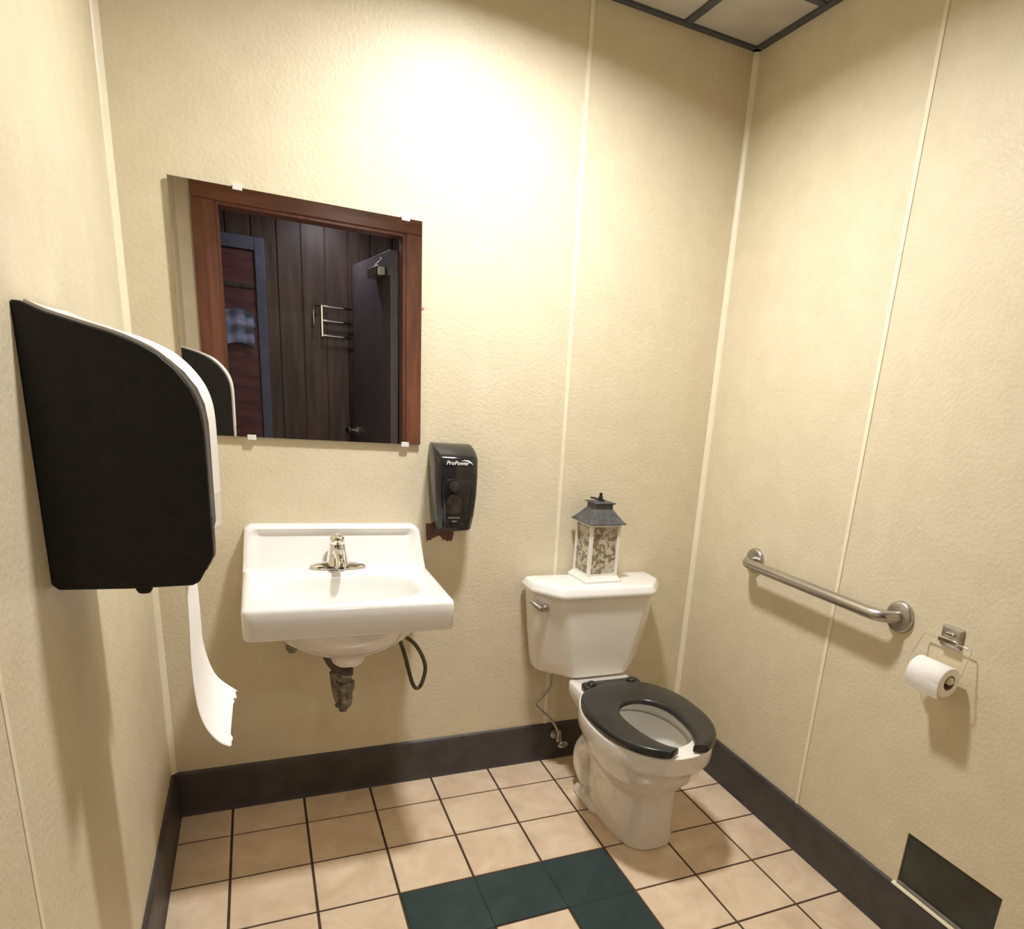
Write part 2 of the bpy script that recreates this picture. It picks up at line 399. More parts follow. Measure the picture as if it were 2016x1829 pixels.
struct(obj('wall_hallway_right', box(3.4, 3.5, HY, -D - 0.12, -0.06, H), M['plank'], smooth=False))
bm = new_bm(); add_box(bm, -2.0, -0.1, -D - 0.12, -D - 0.1, -0.06, H); add_box(bm, W + 0.1, 3.4, -D - 0.12, -D - 0.1, -0.06, H)
struct(obj('wall_hallway_near', bm, M['plank'], smooth=False))

# second door in the hallway wall
d2 = bpy.data.objects.new('door_2', None); COL.objects.link(d2); d2.location = (-0.1, HY, 0); struct(d2, 'red-brown door in a blue-grey frame across the hallway, in the mirror')
fy0, fy1 = 0.012, 0.05
bm = new_bm(); add_box(bm, 0.435, 0.495, fy0, fy1, 0, 2.13); add_box(bm, -0.46, -0.40, fy0, fy1, 0, 2.13); add_box(bm, -0.40, 0.435, fy0, fy1, 2.05, 2.13)
obj('door_frame', bm, M['bluegrey'], d2, bevel=0.004)
bm = new_bm(); add_box(bm, -0.398, 0.433, 0.0125, 0.03, 0.01, 2.045)
obj('door_slab', bm, M['redpanel'], d2, smooth=False)
for z in (1.58, 1.82):
    obj('door_rail', box(-0.39, 0.425, 0.0305, 0.04, z, z + 0.03), M['pipedark'] if z > 1.7 else M['bluegrey'], d2, bevel=0.003)

# pale blue cloth hanging on that door
def cloth():
    bm = new_bm(); nx, nz = 14, 14; rows = []
    for j in range(nz + 1):
        r = []
        for i in range(nx + 1):
            u, v = i / nx, j / nz
            x = 0.02 + 0.29 * u; z = 1.675 - 0.21 * v - 0.015 * sin(u * 7)
            y = HY + 0.056 + 0.012 * sin(v * 13 + u * 3) + 0.008 * sin(u * 21)
            r.append((x, y, z))
        rows.append(r)
    front = rows; back = [[(x, y - 0.006, z) for x, y, z in r] for r in rows]
    vf = [[bm.verts.new(p) for p in r] for r in front]; vb = [[bm.verts.new(p) for p in r] for r in back]
    for g in (vf, vb):
        for a, b_ in zip(g, g[1:]):
            for i in range(nx): bm.faces.new((a[i], a[i + 1], b_[i + 1], b_[i]))
    for i in range(nx):
        bm.faces.new((vf[0][i], vf[0][i + 1], vb[0][i + 1], vb[0][i])); bm.faces.new((vf[-1][i], vf[-1][i + 1], vb[-1][i + 1], vb[-1][i]))
    for j in range(nz):
        bm.faces.new((vf[j][0], vf[j + 1][0], vb[j + 1][0], vb[j][0])); bm.faces.new((vf[j][-1], vf[j + 1][-1], vb[j + 1][-1], vb[j][-1]))
    return bm
tag(obj('draped_cloth', cloth(), M['cloth']), 'pale blue cloth hanging across the hallway, low left in the mirror', 'cloth')

# chrome rack with three rails across the hallway
t = thing('chrome_rack', 'chrome rack with three rails on the dark planks, in the mirror', 'rack', (0.68, HY + 0.012, 1.58))
for z in (0.0, 0.095, 0.185):
    bm = new_bm(); y = 0.05 + 0.02 * (z > 0.15)
    add_tube(bm, [(0.06, y, z), (0.52, y, z)], 0.008, 12); obj('rail', bm, M['chrome'], t)
for x in (0.045, 0.5):
    obj('bracket', box(x, x + 0.014, 0, 0.05, -0.01, 0.195), M['chrome'], t, bevel=0.003)
bm = new_bm(); add_tube(bm, catmull([(0.07, 0.04, 0.19), (0.02, 0.05, 0.185), (0.0, 0.055, 0.16), (0.0, 0.055, 0.06)], 5), 0.006, 10); obj('side_wire', bm, M['chrome'], t)

# grey door leaf standing open into the hallway, with its closer
d1 = bpy.data.objects.new('door_1', None); COL.objects.link(d1); d1.location = (DX1 - 0.022, -D - 0.125, 0); d1.rotation_euler = (0, 0, radians(-6.5)); struct(d1, 'grey door leaf opened away into the hallway, in the mirror')
obj('door_leaf', box(-0.042, 0, -0.86, 0, 0.01, 2.01), M['greydoor'], d1, bevel=0.002)
obj('door_closer', box(-0.092, -0.043, -0.30, -0.08, 1.88, 1.935), M['steel'], d1, bevel=0.008)
bm = new_bm(); add_tube(bm, [(-0.07, -0.28, 1.94), (-0.08, -0.05, 1.965)], 0.007, 8); obj('closer_arm', bm, M['steel'], d1)
bm = new_bm(); add_lathe(bm, [(0.03, 0), (0.03, 0.008), (0.012, 0.01), (0.012, 0.04), (0.026, 0.05), (0.028, 0.065), (0.015, 0.078), (0.0, 0.08)], (-0.042, -0.79, 0.98), 'x', 24, flip=-1)
obj('door_knob', bm, M['chrome'], d1)

# ---------------------------------------------------------------- ceiling lamp (recessed disc light)
def ceiling_lamp(name, label, x, y, r=0.088):
    t = thing(name, label, 'light', (x, y, H))
    bm = new_bm(); pr = [(r, -0.002), (r, -0.012), (r + 0.006, -0.016), (r + 0.03, -0.008), (r + 0.034, 0.0), (r + 0.034, 0.002), (r, 0.002)]
    rings = [[(a * cos(2 * pi * k / 40), a * sin(2 * pi * k / 40), z) for k in range(40)] for a, z in pr + [pr[0]]]
    add_rings(bm, rings, cap0=False, cap1=False); bmesh.ops.remove_doubles(bm, verts=bm.verts, dist=1e-6); obj('trim_ring', bm, M['cover'], t)
    bm = new_bm(); add_lathe(bm, [(r - 0.001, -0.0095), (r - 0.001, 0.0)], (0, 0, 0), 'z', 40); obj('diffuser', bm, M['diffuser'], t)
    return t
ceiling_lamp('ceiling_lamp', 'round white recessed ceiling lamp above the middle of the room', LAMP[0], LAMP[1])

# ---------------------------------------------------------------- mirror
MX0, MX1, MZ0, MZ1 = 0.120, 0.7325, 1.157, 1.770
t = thing('wall_mirror', 'square frameless wall mirror held by clips above the sink', 'mirror', (0.426, 0, MZ0))
bm = new_bm(); vs = add_box(bm, MX0 - 0.426, MX1 - 0.426, -0.0125, -0.0065, 0, MZ1 - MZ0, 1)
for f in bm.faces:
    if all(abs(v.co.y + 0.0125) < 1e-6 for v in f.verts): f.material_index = 0
obj('mirror_glass', bm, [M['mirror'], M['medge']], t, smooth=False)
obj('mirror_backing', box(MX0 - 0.41, MX1 - 0.442, -0.0065, -0.0005, 0.02, MZ1 - MZ0 - 0.016), M['medge'], t, smooth=False)
for x in (0.272, 0.687):
    for top in (1, 0):
        z = MZ1 - MZ0 if top else 0.0; s = 1 if top else -1; xx = x - 0.426
        bm = new_bm(); za, zb = (z, z + 0.0075) if top else (z - 0.0075, z)
        add_box(bm, xx - 0.011, xx + 0.011, -0.0155, -0.0003, za, zb)
        za, zb = (z - 0.006, z + 0.0002) if top else (z - 0.0002, z + 0.006)
        add_box(bm, xx - 0.011, xx + 0.011, -0.0155, -0.0128, za, zb)
        obj('clip', bm, M['clip'], t, bevel=0.0006)

bm = new_bm(); add_lathe(bm, [(0.0048, 0.0002), (0.0046, 0.0009), (0.002, 0.0012)], (0, 0, 0), 'y', 12, flip=-1)
pk = mat('pink_sticker', (0.85, 0.22, 0.36), 0.6); add_noise_color(pk, (0.82, 0.2, 0.34), (0.88, 0.26, 0.4), scale=200)
tag(obj('sticker', bm, pk, loc=(0.7385, 0, 1.545)), 'tiny pink dot on the wall at the right edge of the mirror', 'sticker')

# ---------------------------------------------------------------- paper towel dispenser on the left wall
NY, FY = -0.98, -0.685
prof = [(0.0005, 1.404), (0.0108, 1.4037), (0.0332, 1.394), (0.0719, 1.384), (0.1095, 1.3745), (0.1388, 1.3636), (0.1597, 1.3521), (0.1806, 1.3326), (0.1985, 1.3072), (0.2082, 1.2799), (0.2118, 1.2476), (0.2122, 1.1932), (0.2118, 1.1133), (0.2117, 1.054), (0.1893, 1.0124), (0.1798, 1.0069), (0.0966, 1.0047), (0.008, 1.0065), (0.0005, 1.014)]
t = thing('paper_towel_dispenser', 'large black-sided paper towel dispenser with white front on the left wall', 'dispenser', (0, (NY + FY) / 2, 1.005))
oy, oz = (NY + FY) / 2, 1.005
def P(pr, k=1.0): return [(x, z - oz) for x, z in pr]
for y0, y1 in ((NY, NY + 0.014), (FY - 0.014, FY)):
    bm = new_bm(); add_prism_y(bm, P(prof), y0 - oy, y1 - oy); obj('side_panel', bm, M['black'], t, bevel=0.0025, angle=50)
bm = new_bm(); inner = [(x, z) for x, z in prof]
sh = [(max(x - 0.006, 0.0005), (z - 0.006 if z > 1.2 else max(z + 0.008, 1.0)) - oz) for x, z in prof]
add_prism_y(bm, sh, NY + 0.0142 - oy, FY - 0.0142 - oy); obj('housing', bm, M['black'], t)
# white cover: swept over the front with a bulge across the width
def cover(pts, bul, y0, y1, th=0.004, n=16):
    bm = new_bm(); m = len(pts); rows = []
    nrm = []
    for i in range(m):
        a = Vector(pts[max(i - 1, 0)]); b_ = Vector(pts[min(i + 1, m - 1)]); d = (b_ - a).normalized(); nrm.append(Vector((-d.y, d.x)) * (-1))
    def layer(off):
        L_ = []
        for k in range(n + 1):
            u = k / n; y = y0 + (y1 - y0) * u; s = (1 - abs(2 * u - 1) ** 2.6)
            L_.append([(pts[i][0] + nrm[i].x * (off + bul[i] * s), y, pts[i][1] + nrm[i].y * (off + bul[i] * s)) for i in range(m)])
        return L_
    A = [[bm.verts.new(p) for p in r] for r in layer(0)]; B = [[bm.verts.new(p) for p in r] for r in layer(-th)]
    for g in (A, B):
        for a, b_ in zip(g, g[1:]):
            for i in range(m - 1): bm.faces.new((a[i], a[i + 1], b_[i + 1], b_[i]))
    for k in range(n):
        bm.faces.new((A[k][0], A[k + 1][0], B[k + 1][0], B[k][0])); bm.faces.new((A[k][-1], A[k + 1][-1], B[k + 1][-1], B[k][-1]))
    for i in range(m - 1):
        bm.faces.new((A[0][i], A[0][i + 1], B[0][i + 1], B[0][i])); bm.faces.new((A[-1][i], A[-1][i + 1], B[-1][i + 1], B[-1][i]))
    return bm
cp = catmull([(x, z - oz, 0) for x, z in prof[1:13]], 3)
cp = [(p.x, p.y) for p in cp]
bul = [0.002 + 0.022 * min(1, max(0, (i / len(cp) - 0.05) * 2.2)) for i in range(len(cp))]
obj('cover', cover(cp, bul, NY + 0.0145 - oy, FY - 0.0145 - oy), M['cover'], t, angle=60)
lp = [(0.2122, 1.1130 - oz), (0.212, 1.09 - oz), (0.2117, 1.07 - oz), (0.211, 1.054 - oz), (0.204, 1.040 - oz), (0.197, 1.028 - oz)]
obj('paper_chute', cover(lp, [0.0245, 0.024, 0.023, 0.020, 0.013, 0.009], NY + 0.02 - oy, FY - 0.02 - oy, 0.003), M['clear'], t, angle=60)
bm = new_bm(); add_lathe(bm, [(0.011, 0), (0.0112, -0.005), (0.008, -0.010), (0.001, -0.012)], (0.113, NY + 0.012 - oy, 0.0005), 'z', 20); obj('latch_knob', bm, M['black'], t)

# hanging paper sheet
near = [(0.1655, 1.003), (0.1655, 0.9828), (0.1645, 0.9256), (0.1625, 0.8621), (0.1635, 0.8058), (0.1668, 0.7671), (0.1759, 0.7316), (0.1935, 0.7021), (0.2127, 0.689)]
far = [(0.1655, 1.003), (0.1655, 0.9700), (0.1668, 0.9100), (0.1670, 0.8621), (0.1675, 0.8262), (0.174, 0.785), (0.184, 0.7540), (0.1976, 0.7347), (0.2191, 0.7144)]
nc = catmull([(x, 0, z) for x, z in near], 5); fc = catmull([(x, 0, z) for x, z in far], 5)
bm = new_bm(); rows = []; nyy = 26
rn = random.Random(3)
for k in range(nyy + 1):
    u = k / nyy; y = -0.928 + 0.196 * u; r = []
    for i, (a, b_) in enumerate(zip(nc, fc)):
        p = a.lerp(b_, u); r.append(Vector((p.x, y, p.z)))
    d = (r[-1] - r[-2]).normalized(); r[-1] += d * (rn.uniform(-0.004, 0.004) + 0.004 * sin(u * 9) - 0.008 * sin(u * pi))
    rows.append(r)
A = [[bm.verts.new(p) for p in r] for r in rows]
for a, b_ in zip(A, A[1:]):
    for i in range(len(a) - 1): bm.faces.new((a[i], a[i + 1], b_[i + 1], b_[i]))
for v in bm.verts: v.co -= Vector((0.165, -0.83, 0.7))
o = obj('paper_towel', bm, M['paper'], loc=(0.165, -0.83, 0.7)); s = o.modifiers.new('thickness', 'SOLIDIFY'); s.thickness = 0.0006
tag(o, 'white torn paper towel hanging out of the black dispenser, curling forward', 'paper towel')

# ---------------------------------------------------------------- sink
SX0, SX1, SCX = 0.228, 0.736, 0.482
t = thing('wall_sink', 'white porcelain wall-hung sink below the mirror', 'sink', (SCX, 0, 0.60))
def sink_mesh():
    bm = new_bm(); N_ = 176; cy = -0.285; hw = (SX1 - SX0) / 2
    def rect(hx, yf, yb, n, z):
        out = []
        for k in range(N_):
            a = 2 * pi * (k + 0.5) / N_; c_, s_ = cos(a), sin(a); hy = (yb - cy) if s_ > 0 else (cy - yf)
            r = (abs(c_ / hx) ** n + abs(s_ / hy) ** n) ** (-1 / n); out.append((r * c_, cy + r * s_, z))
        return out
    zt = 0.197                                    # deck height above the object's base (z 0.60)
    rings = []
    for hx, hl, z, n in ((0.022, 0.022, 0.035, 2), (0.05, 0.045, 0.040, 2), (0.10, 0.075, 0.055, 2.1), (0.145, 0.10, 0.085, 2.3), (0.172, 0.118, 0.125, 2.5), (0.184, 0.127, 0.165, 2.7), (0.190, 0.131, 0.186, 2.8), (0.196, 0.136, 0.1945, 2.8), (0.203, 0.142, zt, 2.8)):
        rings.append(rect(hx, cy - hl, cy + hl * 0.93, n, z))
    rings.append(rect(0.215, -0.438, cy + 0.145, 3.5, zt + 0.0005))
    rings.append(rect(hw - 0.016, -0.453, -0.0005, 26, zt + 0.002)); rings.append(rect(hw - 0.009, -0.460, -0.0005, 26, zt + 0.001))
    rings.append(rect(hw - 0.003, -0.466, -0.0003, 26, zt - 0.003)); rings.append(rect(hw, -0.469, -0.0003, 26, zt - 0.010))
    rings.append(rect(hw, -0.469, -0.0003, 26, zt - 0.030)); rings.append(rect(hw - 0.001, -0.468, -0.0003, 26, 0.123)); rings.append(rect(hw - 0.003, -0.466, -0.0004, 26, 0.118)); rings.append(rect(hw - 0.008, -0.461, -0.0006, 24, 0.1155))
    rings.append(rect(hw - 0.016, -0.453, -0.0006, 20, 0.119)); rings.append(rect(hw - 0.05, -0.42, -0.05, 5, 0.119))
    for hx, hl, z in ((0.19, 0.135, 0.10), (0.165, 0.115, 0.06), (0.12, 0.085, 0.028), (0.07, 0.055, 0.008), (0.050, 0.045, 0.0), (0.043, 0.040, -0.018), (0.034, 0.034, -0.027)):
        rings.append(rect(hx, cy - hl, cy + hl, 2.4, z))
    add_rings(bm, rings, cap0=True, cap1=True)
    # backsplash: slab leaning back, hollowed front face inside a raised rim
    top, dk = 0.3135, zt - 0.004
    def bw(u): return hw - 0.0015 - 0.010 * u              # half width
    def bf(u): return -0.098 + 0.052 * u ** 0.75           # front edge y
    nx, nz = 60, 16
    def inset(x_, u):
        w = bw(u); ex = min(1, max(0, (w - abs(x_) - 0.012) / 0.028)); ez = min(1, max(0, (1 - u - 0.07) / 0.14))
        return 0.020 * ex * ez * (0.35 + 0.65 * u)
    G = []
    for j in range(nz + 1):
        u = j / nz; r = []
        for i in range(nx + 1):
            s_ = -1 + 2 * i / nx; w = bw(u); x_ = s_ * w; x_ = math.copysign(w * abs(s_) ** 0.9, s_)
            edge = max(0, 1 - (w - abs(x_)) / 0.007); y = bf(u) + inset(x_, u) + 0.006 * edge ** 2 + (0.008 * max(0, (u - 0.93) / 0.07) ** 2)
            cr = 0.012 * max(0, 1 - (w - abs(x_)) / 0.018) ** 2 * max(0, (u - 0.9) / 0.1)
            r.append((x_, y, dk + (top - dk) * u - cr))
        G.append(r)
    F = [[bm.verts.new(p) for p in r] for r in G]; K = [[bm.verts.new((p[0], -0.0004, p[2])) for p in r] for r in G]
    for a, b_ in zip(F, F[1:]):
        for i in range(nx): bm.faces.new((a[i], a[i + 1], b_[i + 1], b_[i]))
    for i in range(nx): bm.faces.new((F[-1][i], F[-1][i + 1], K[-1][i + 1], K[-1][i])); bm.faces.new((K[0][i], K[0][i + 1], K[-1][i + 1], K[-1][i])) if False else None
    for j in range(nz):
        for e in (0, -1): bm.faces.new((F[j][e], F[j + 1][e], K[j + 1][e], K[j][e]))
        for i in range(nx): bm.faces.new((K[j][i], K[j][i + 1], K[j + 1][i + 1], K[j + 1][i]))
    return bm
o = obj('basin', sink_mesh(), M['porc'], t, angle=50)
bm = new_bm(); add_lathe(bm, [(0.0, 0.001), (0.021, 0.001), (0.023, 0.0035), (0.019, 0.004), (0.012, 0.0025), (0.0, 0.0025)], (0, -0.285, 0.035), 'z', 28); obj('drain', bm, M['chrome'], t)
# drain pipe and trap below
bm = new_bm(); py = -0.255 + 0.0
add_lathe(bm, [(0.022, 0), (0.023, -0.006), (0.023, -0.02), (0.021, -0.024)], (0.0, -0.26, -0.052), 'z', 24)
add_tube(bm, [(0.0, -0.26, -0.05), (0.0, -0.26, -0.13)], 0.0195, 20)
tp = catmull([(0.0, -0.26, -0.11), (0.0, -0.258, -0.145), (-0.001, -0.235, -0.170), (-0.004, -0.195, -0.170), (-0.008, -0.168, -0.145), (-0.012, -0.165, -0.10)], 6)
add_tube(bm, tp, 0.021, 20); add_lathe(bm, [(0.0255, 0), (0.027, -0.004), (0.027, -0.026), (0.022, -0.03)], (0.0, -0.26, -0.092), 'z', 8)
add_lathe(bm, [(0.012, 0), (0.012, -0.014), (0.0, -0.016)], (-0.002, -0.222, -0.188), 'z', 6)
for v in bm.verts: v.co.x -= 0.008
obj('trap_pipe', bm, M['pipe'], t, angle=50)
bm = new_bm(); add_tube(bm, catmull([(0.012, -0.275, -0.052), (-0.012, -0.274, -0.050), (-0.034, -0.260, -0.038), (-0.050, -0.230, -0.010), (-0.044, -0.14, -0.010), (-0.04, -0.06, -0.03), (-0.04, -0.002, -0.045)], 6), 0.0165, 20)
add_lathe(bm, [(0.034, 0), (0.034, -0.004), (0.02, -0.008)], (-0.04, -0.0005, -0.045), 'y', 24); obj('waste_arm', bm, M['pipedark'], t, angle=50)
# small pop-up rod nub on the pipe
bm = new_bm(); add_tube(bm, [(-0.012, -0.262, -0.15), (-0.034, -0.268, -0.165)], [0.009, 0.006], 10); obj('pipe_fitting', bm, M['pipedark'], t)
# stop valve and black supply hoses
bm = new_bm(); add_lathe(bm, [(0.024, 0), (0.024, -0.004), (0.009, -0.007), (0.009, -0.035)], (-0.135, -0.0005, -0.045), 'y', 20)
add_lathe(bm, [(0.0, 0.022), (0.010, 0.02), (0.013, 0.006), (0.013, -0.012), (0.010, -0.03), (0.0, -0.03)], (-0.135, -0.045, -0.045), 'z', 16)
add_lathe(bm, [(0.006, 0.0), (0.006, -0.018), (0.017, -0.019), (0.019, -0.024), (0.016, -0.03), (0.0, -0.031)], (-0.135, -0.05, -0.045), 'y', 8)
obj('stop_valve', bm, M['pipe'], t, angle=40)
bm = new_bm(); add_tube(bm, catmull([(-0.135, -0.045, -0.028), (-0.136, -0.05, 0.0), (-0.12, -0.07, 0.05), (-0.06, -0.09, 0.11)], 6), 0.0055, 10); obj('supply_hose', bm, M['hose'], t)
bm = new_bm(); hp = [(0.150, -0.10, 0.06), (0.165, -0.10, 0.0), (0.1712, -0.10, -0.027), (0.1901, -0.10, -0.0918), (0.2047, -0.10, -0.1542), (0.2150, -0.10, -0.192), (0.2276, -0.10, -0.210), (0.243, -0.10, -0.1970), (0.2553, -0.10, -0.1453), (0.2461, -0.10, -0.1021), (0.2249, -0.10, -0.062), (0.2009, -0.10, -0.0361), (0.1774, -0.10, -0.0224), (0.155, -0.098, -0.006), (0.12, -0.09, 0.05)]
add_tube(bm, catmull(hp, 6), 0.0062, 12); obj('supply_hose', bm, M['hose'], t)

# faucet: its own thing standing on the sink deck
FX, FYc, FZ = 0.480, -0.092, 0.7995
t = thing('faucet', 'chrome single-lever faucet on the sink deck', 'faucet', (FX, FYc, FZ))
bm = new_bm(); rings = []
for hx, hl, z in ((0.080, 0.027, 0.0), (0.080, 0.027, 0.004), (0.076, 0.025, 0.009), (0.062, 0.022, 0.014), (0.040, 0.019, 0.019), (0.020, 0.012, 0.022)):
    rings.append([(hx * math.copysign(abs(cos(a)) ** 0.9, cos(a)), hl * sin(a), z) for a in [2 * pi * k / 48 for k in range(48)]])
add_rings(bm, rings); obj('base_plate', bm, M['chrome'], t, angle=60)
bm = new_bm(); rings = []
for r, z, yo in ((0.034, 0.010, 0), (0.032, 0.02, 0), (0.029, 0.035, 0), (0.0255, 0.052, 0.001), (0.0235, 0.066, 0.002), (0.022, 0.070, 0.002)):
    rings.append([(r * cos(2 * pi * k / 32), yo + r * sin(2 * pi * k / 32), z) for k in range(32)])
add_rings(bm, rings)
sp = catmull([(0, 0.0, 0.036), (0, -0.03, 0.050), (0, -0.062, 0.047), (0, -0.088, 0.034), (0, -0.096, 0.022)], 6)
rr = [0.020 - 0.008 * min(1, i / (len(sp) * 0.6)) for i in range(len(sp))]
add_tube(bm, sp, rr, 20); obj('spout', bm, M['chrome'], t, angle=60)
bm = new_bm(); rings = []
for r, z, yo in ((0.0205, 0.071, 0.002), (0.0215, 0.076, 0.002), (0.0215, 0.084, 0.001), (0.0185, 0.093, -0.001), (0.012, 0.099, -0.003), (0.004, 0.1015, -0.004)):
    rings.append([(r * cos(2 * pi * k / 32), yo + r * sin(2 * pi * k / 32), z) for k in range(32)])
add_rings(bm, rings)
lv = catmull([(0, -0.006, 0.094), (0.001, -0.028, 0.100), (0.002, -0.050, 0.104)], 5)
lv += [lv[-1] + Vector((0, -0.003, 0.0005)), lv[-1] + Vector((0, -0.0045, 0.0007))]
add_tube(bm, lv, [0.010 - 0.003 * i / (len(lv) - 3) for i in range(len(lv) - 2)] + [0.0052, 0.002], 14); obj('lever_handle', bm, M['chrome'], t, angle=60)
bm = new_bm(); add_lathe(bm, [(0.0085, 0.004), (0.0085, -0.003), (0.006, -0.004)], (0, -0.0965, 0.018), 'z', 16); obj('aerator', bm, M['steel'], t)

# ---------------------------------------------------------------- soap dispenser
t = thing('soap_dispenser', 'glossy black soap dispenser right of the mirror', 'soap dispenser', (0.826, 0, 0.905))
def soap_body():
    bm = new_bm(); secs = []
    # z, half width, depth
    for z, hw_, dp in ((0.0, 0.050, 0.085), (0.006, 0.054, 0.092), (0.05, 0.0595, 0.102), (0.11, 0.064, 0.108), (0.17, 0.066, 0.109), (0.205, 0.066, 0.106), (0.222, 0.0665, 0.104), (0.230, 0.066, 0.098), (0.242, 0.0655, 0.080), (0.252, 0.064, 0.058), (0.258, 0.062, 0.035), (0.261, 0.059, 0.018)):
        r = min(0.022, dp * 0.35); q = []
        k = 6
        pts = [(hw_, -0.0005), (-hw_, -0.0005)]
        fr = []
        for cx, cy, a0 in ((-hw_ + r, -dp + r, 180), (hw_ - r, -dp + r, 270)):
            for i in range(k + 1):
                a = radians(a0 + 90 * i / k); fr.append((cx + r * cos(a), cy + r * sin(a)))
            if a0 == 180:
                for j in range(1, 6):
                    u = j / 6; fr.append((-hw_ + r + (2 * hw_ - 2 * r) * u, -dp - 0.006 * sin(pi * u)))
        secs.append([(x, y, z) for x, y in pts + fr])
    add_rings(bm, secs); return bm
obj('housing', soap_body(), M['gloss'], t, angle=40)
# raised smoked level window
bm = new_bm()
wp = [(-0.036, 0.020), (-0.028, 0.012), (0.028, 0.012), (0.036, 0.020), (0.044, 0.10), (0.047, 0.150), (0.040, 0.163), (0.0, 0.168), (-0.040, 0.163), (-0.047, 0.150), (-0.044, 0.10)]
def dep(z): return -(0.096 + 0.020 * min(1, max(0, z / 0.12)))
add_rings(bm, [[(x, dep(z) + 0.008, z) for x, z in wp], [(x, dep(z) - 0.0005, z) for x, z in wp], [(x * 0.93, dep(z) - 0.0025, 0.088 + (z - 0.088) * 0.95) for x, z in wp]])
obj('front_cover', bm, M['gloss'], t, angle=40)
bm = new_bm(); wp2 = [(x - 0.010, z + 0.012) for x, z in ((-0.020, 0.047), (0.020, 0.047), (0.024, 0.066), (0.022, 0.090), (0.012, 0.106), (-0.012, 0.106), (-0.022, 0.090), (-0.024, 0.066))]
add_rings(bm, [[(x, dep(z) - 0.0015, z) for x, z in wp2], [((x + 0.01) * 0.96 - 0.01, dep(z) - 0.0036, z) for x, z in wp2]]); obj('level_window', bm, M['smoke'], t, angle=40)
bm = new_bm(); add_lathe(bm, [(0.016, 0.0), (0.015, 0.003), (0.010, 0.0045), (0, 0.0045)], (-0.012, dep(0.13) - 0.0018, 0.142), 'y', 18, flip=-1); obj('emblem', bm, M['smoke'], t)
def text_mesh(s, size, extrude=0.0003, bold=True, shear=0.0):
    c = bpy.data.curves.new('lettering', 'FONT'); c.body = s; c.size = size; c.extrude = extrude; c.align_x = 'CENTER'; c.shear = shear
    if bold: c.offset = size * 0.02
    tmp = bpy.data.objects.new('lettering', c); COL.objects.link(tmp)
    dg = bpy.context.evaluated_depsgraph_get(); me = bpy.data.meshes.new_from_object(tmp.evaluated_get(dg))
    bpy.data.objects.remove(tmp); return me
def lettering(s, size, parent, loc, m, rot=(pi / 2, 0, 0), shear=0.0, name='lettering'):
    me = text_mesh(s, size, shear=shear); me.materials.clear(); me.materials.append(m)
    o = bpy.data.objects.new(name, me); COL.objects.link(o); o.parent = parent; o.location = loc; o.rotation_euler = rot; return o
lettering('ProPower', 0.0165, t, (-0.003, -0.1135, 0.207), M['ink'], shear=0.25)
bm = new_bm(); sw = [(0.008, 0.2185), (0.020, 0.2215), (0.032, 0.2205), (0.041, 0.2150), (0.045, 0.2080), (0.039, 0.2125), (0.030, 0.2170), (0.020, 0.2190)]
add_rings(bm, [[(x, -0.1030, z) for x, z in sw], [(x, -0.1125 + 0.25 * max(0, z - 0.212), z) for x, z in sw]]); obj('swoosh_mark', bm, M['ink'], t, smooth=False)
lettering('antibacterial', 0.0075, t, (-0.010, -0.1095, 0.044), M['inkgrey'])
lettering('soap', 0.0085, t, (-0.008, -0.1085, 0.033), M['inkgrey'])
# brown torn patch of wall below it
rn = random.Random(5); pts = [(-0.045, 0.066), (0.045, 0.066)]
edge = [(0.045, 0.052), (0.044, 0.030), (0.041, 0.014), (0.036, 0.006), (0.030, 0.010), (0.024, 0.006), (0.016, 0.014), (0.010, 0.011), (0.004, 0.022), (-0.004, 0.027), (-0.010, 0.024), (-0.016, 0.020), (-0.024, 0.018), (-0.030, 0.011), (-0.036, 0.013), (-0.042, 0.006), (-0.044, 0.030)]
pts += edge
bm = new_bm(); add_rings(bm, [[(x, -0.0002, z) for x, z in pts], [(x, -0.0012, z) for x, z in pts]])
tag(obj('torn_patch', bm, M['torn'], smooth=False, loc=(0.800, 0, 0.846)), 'ragged brown torn patch on the wall just under the soap dispenser', 'wall patch')

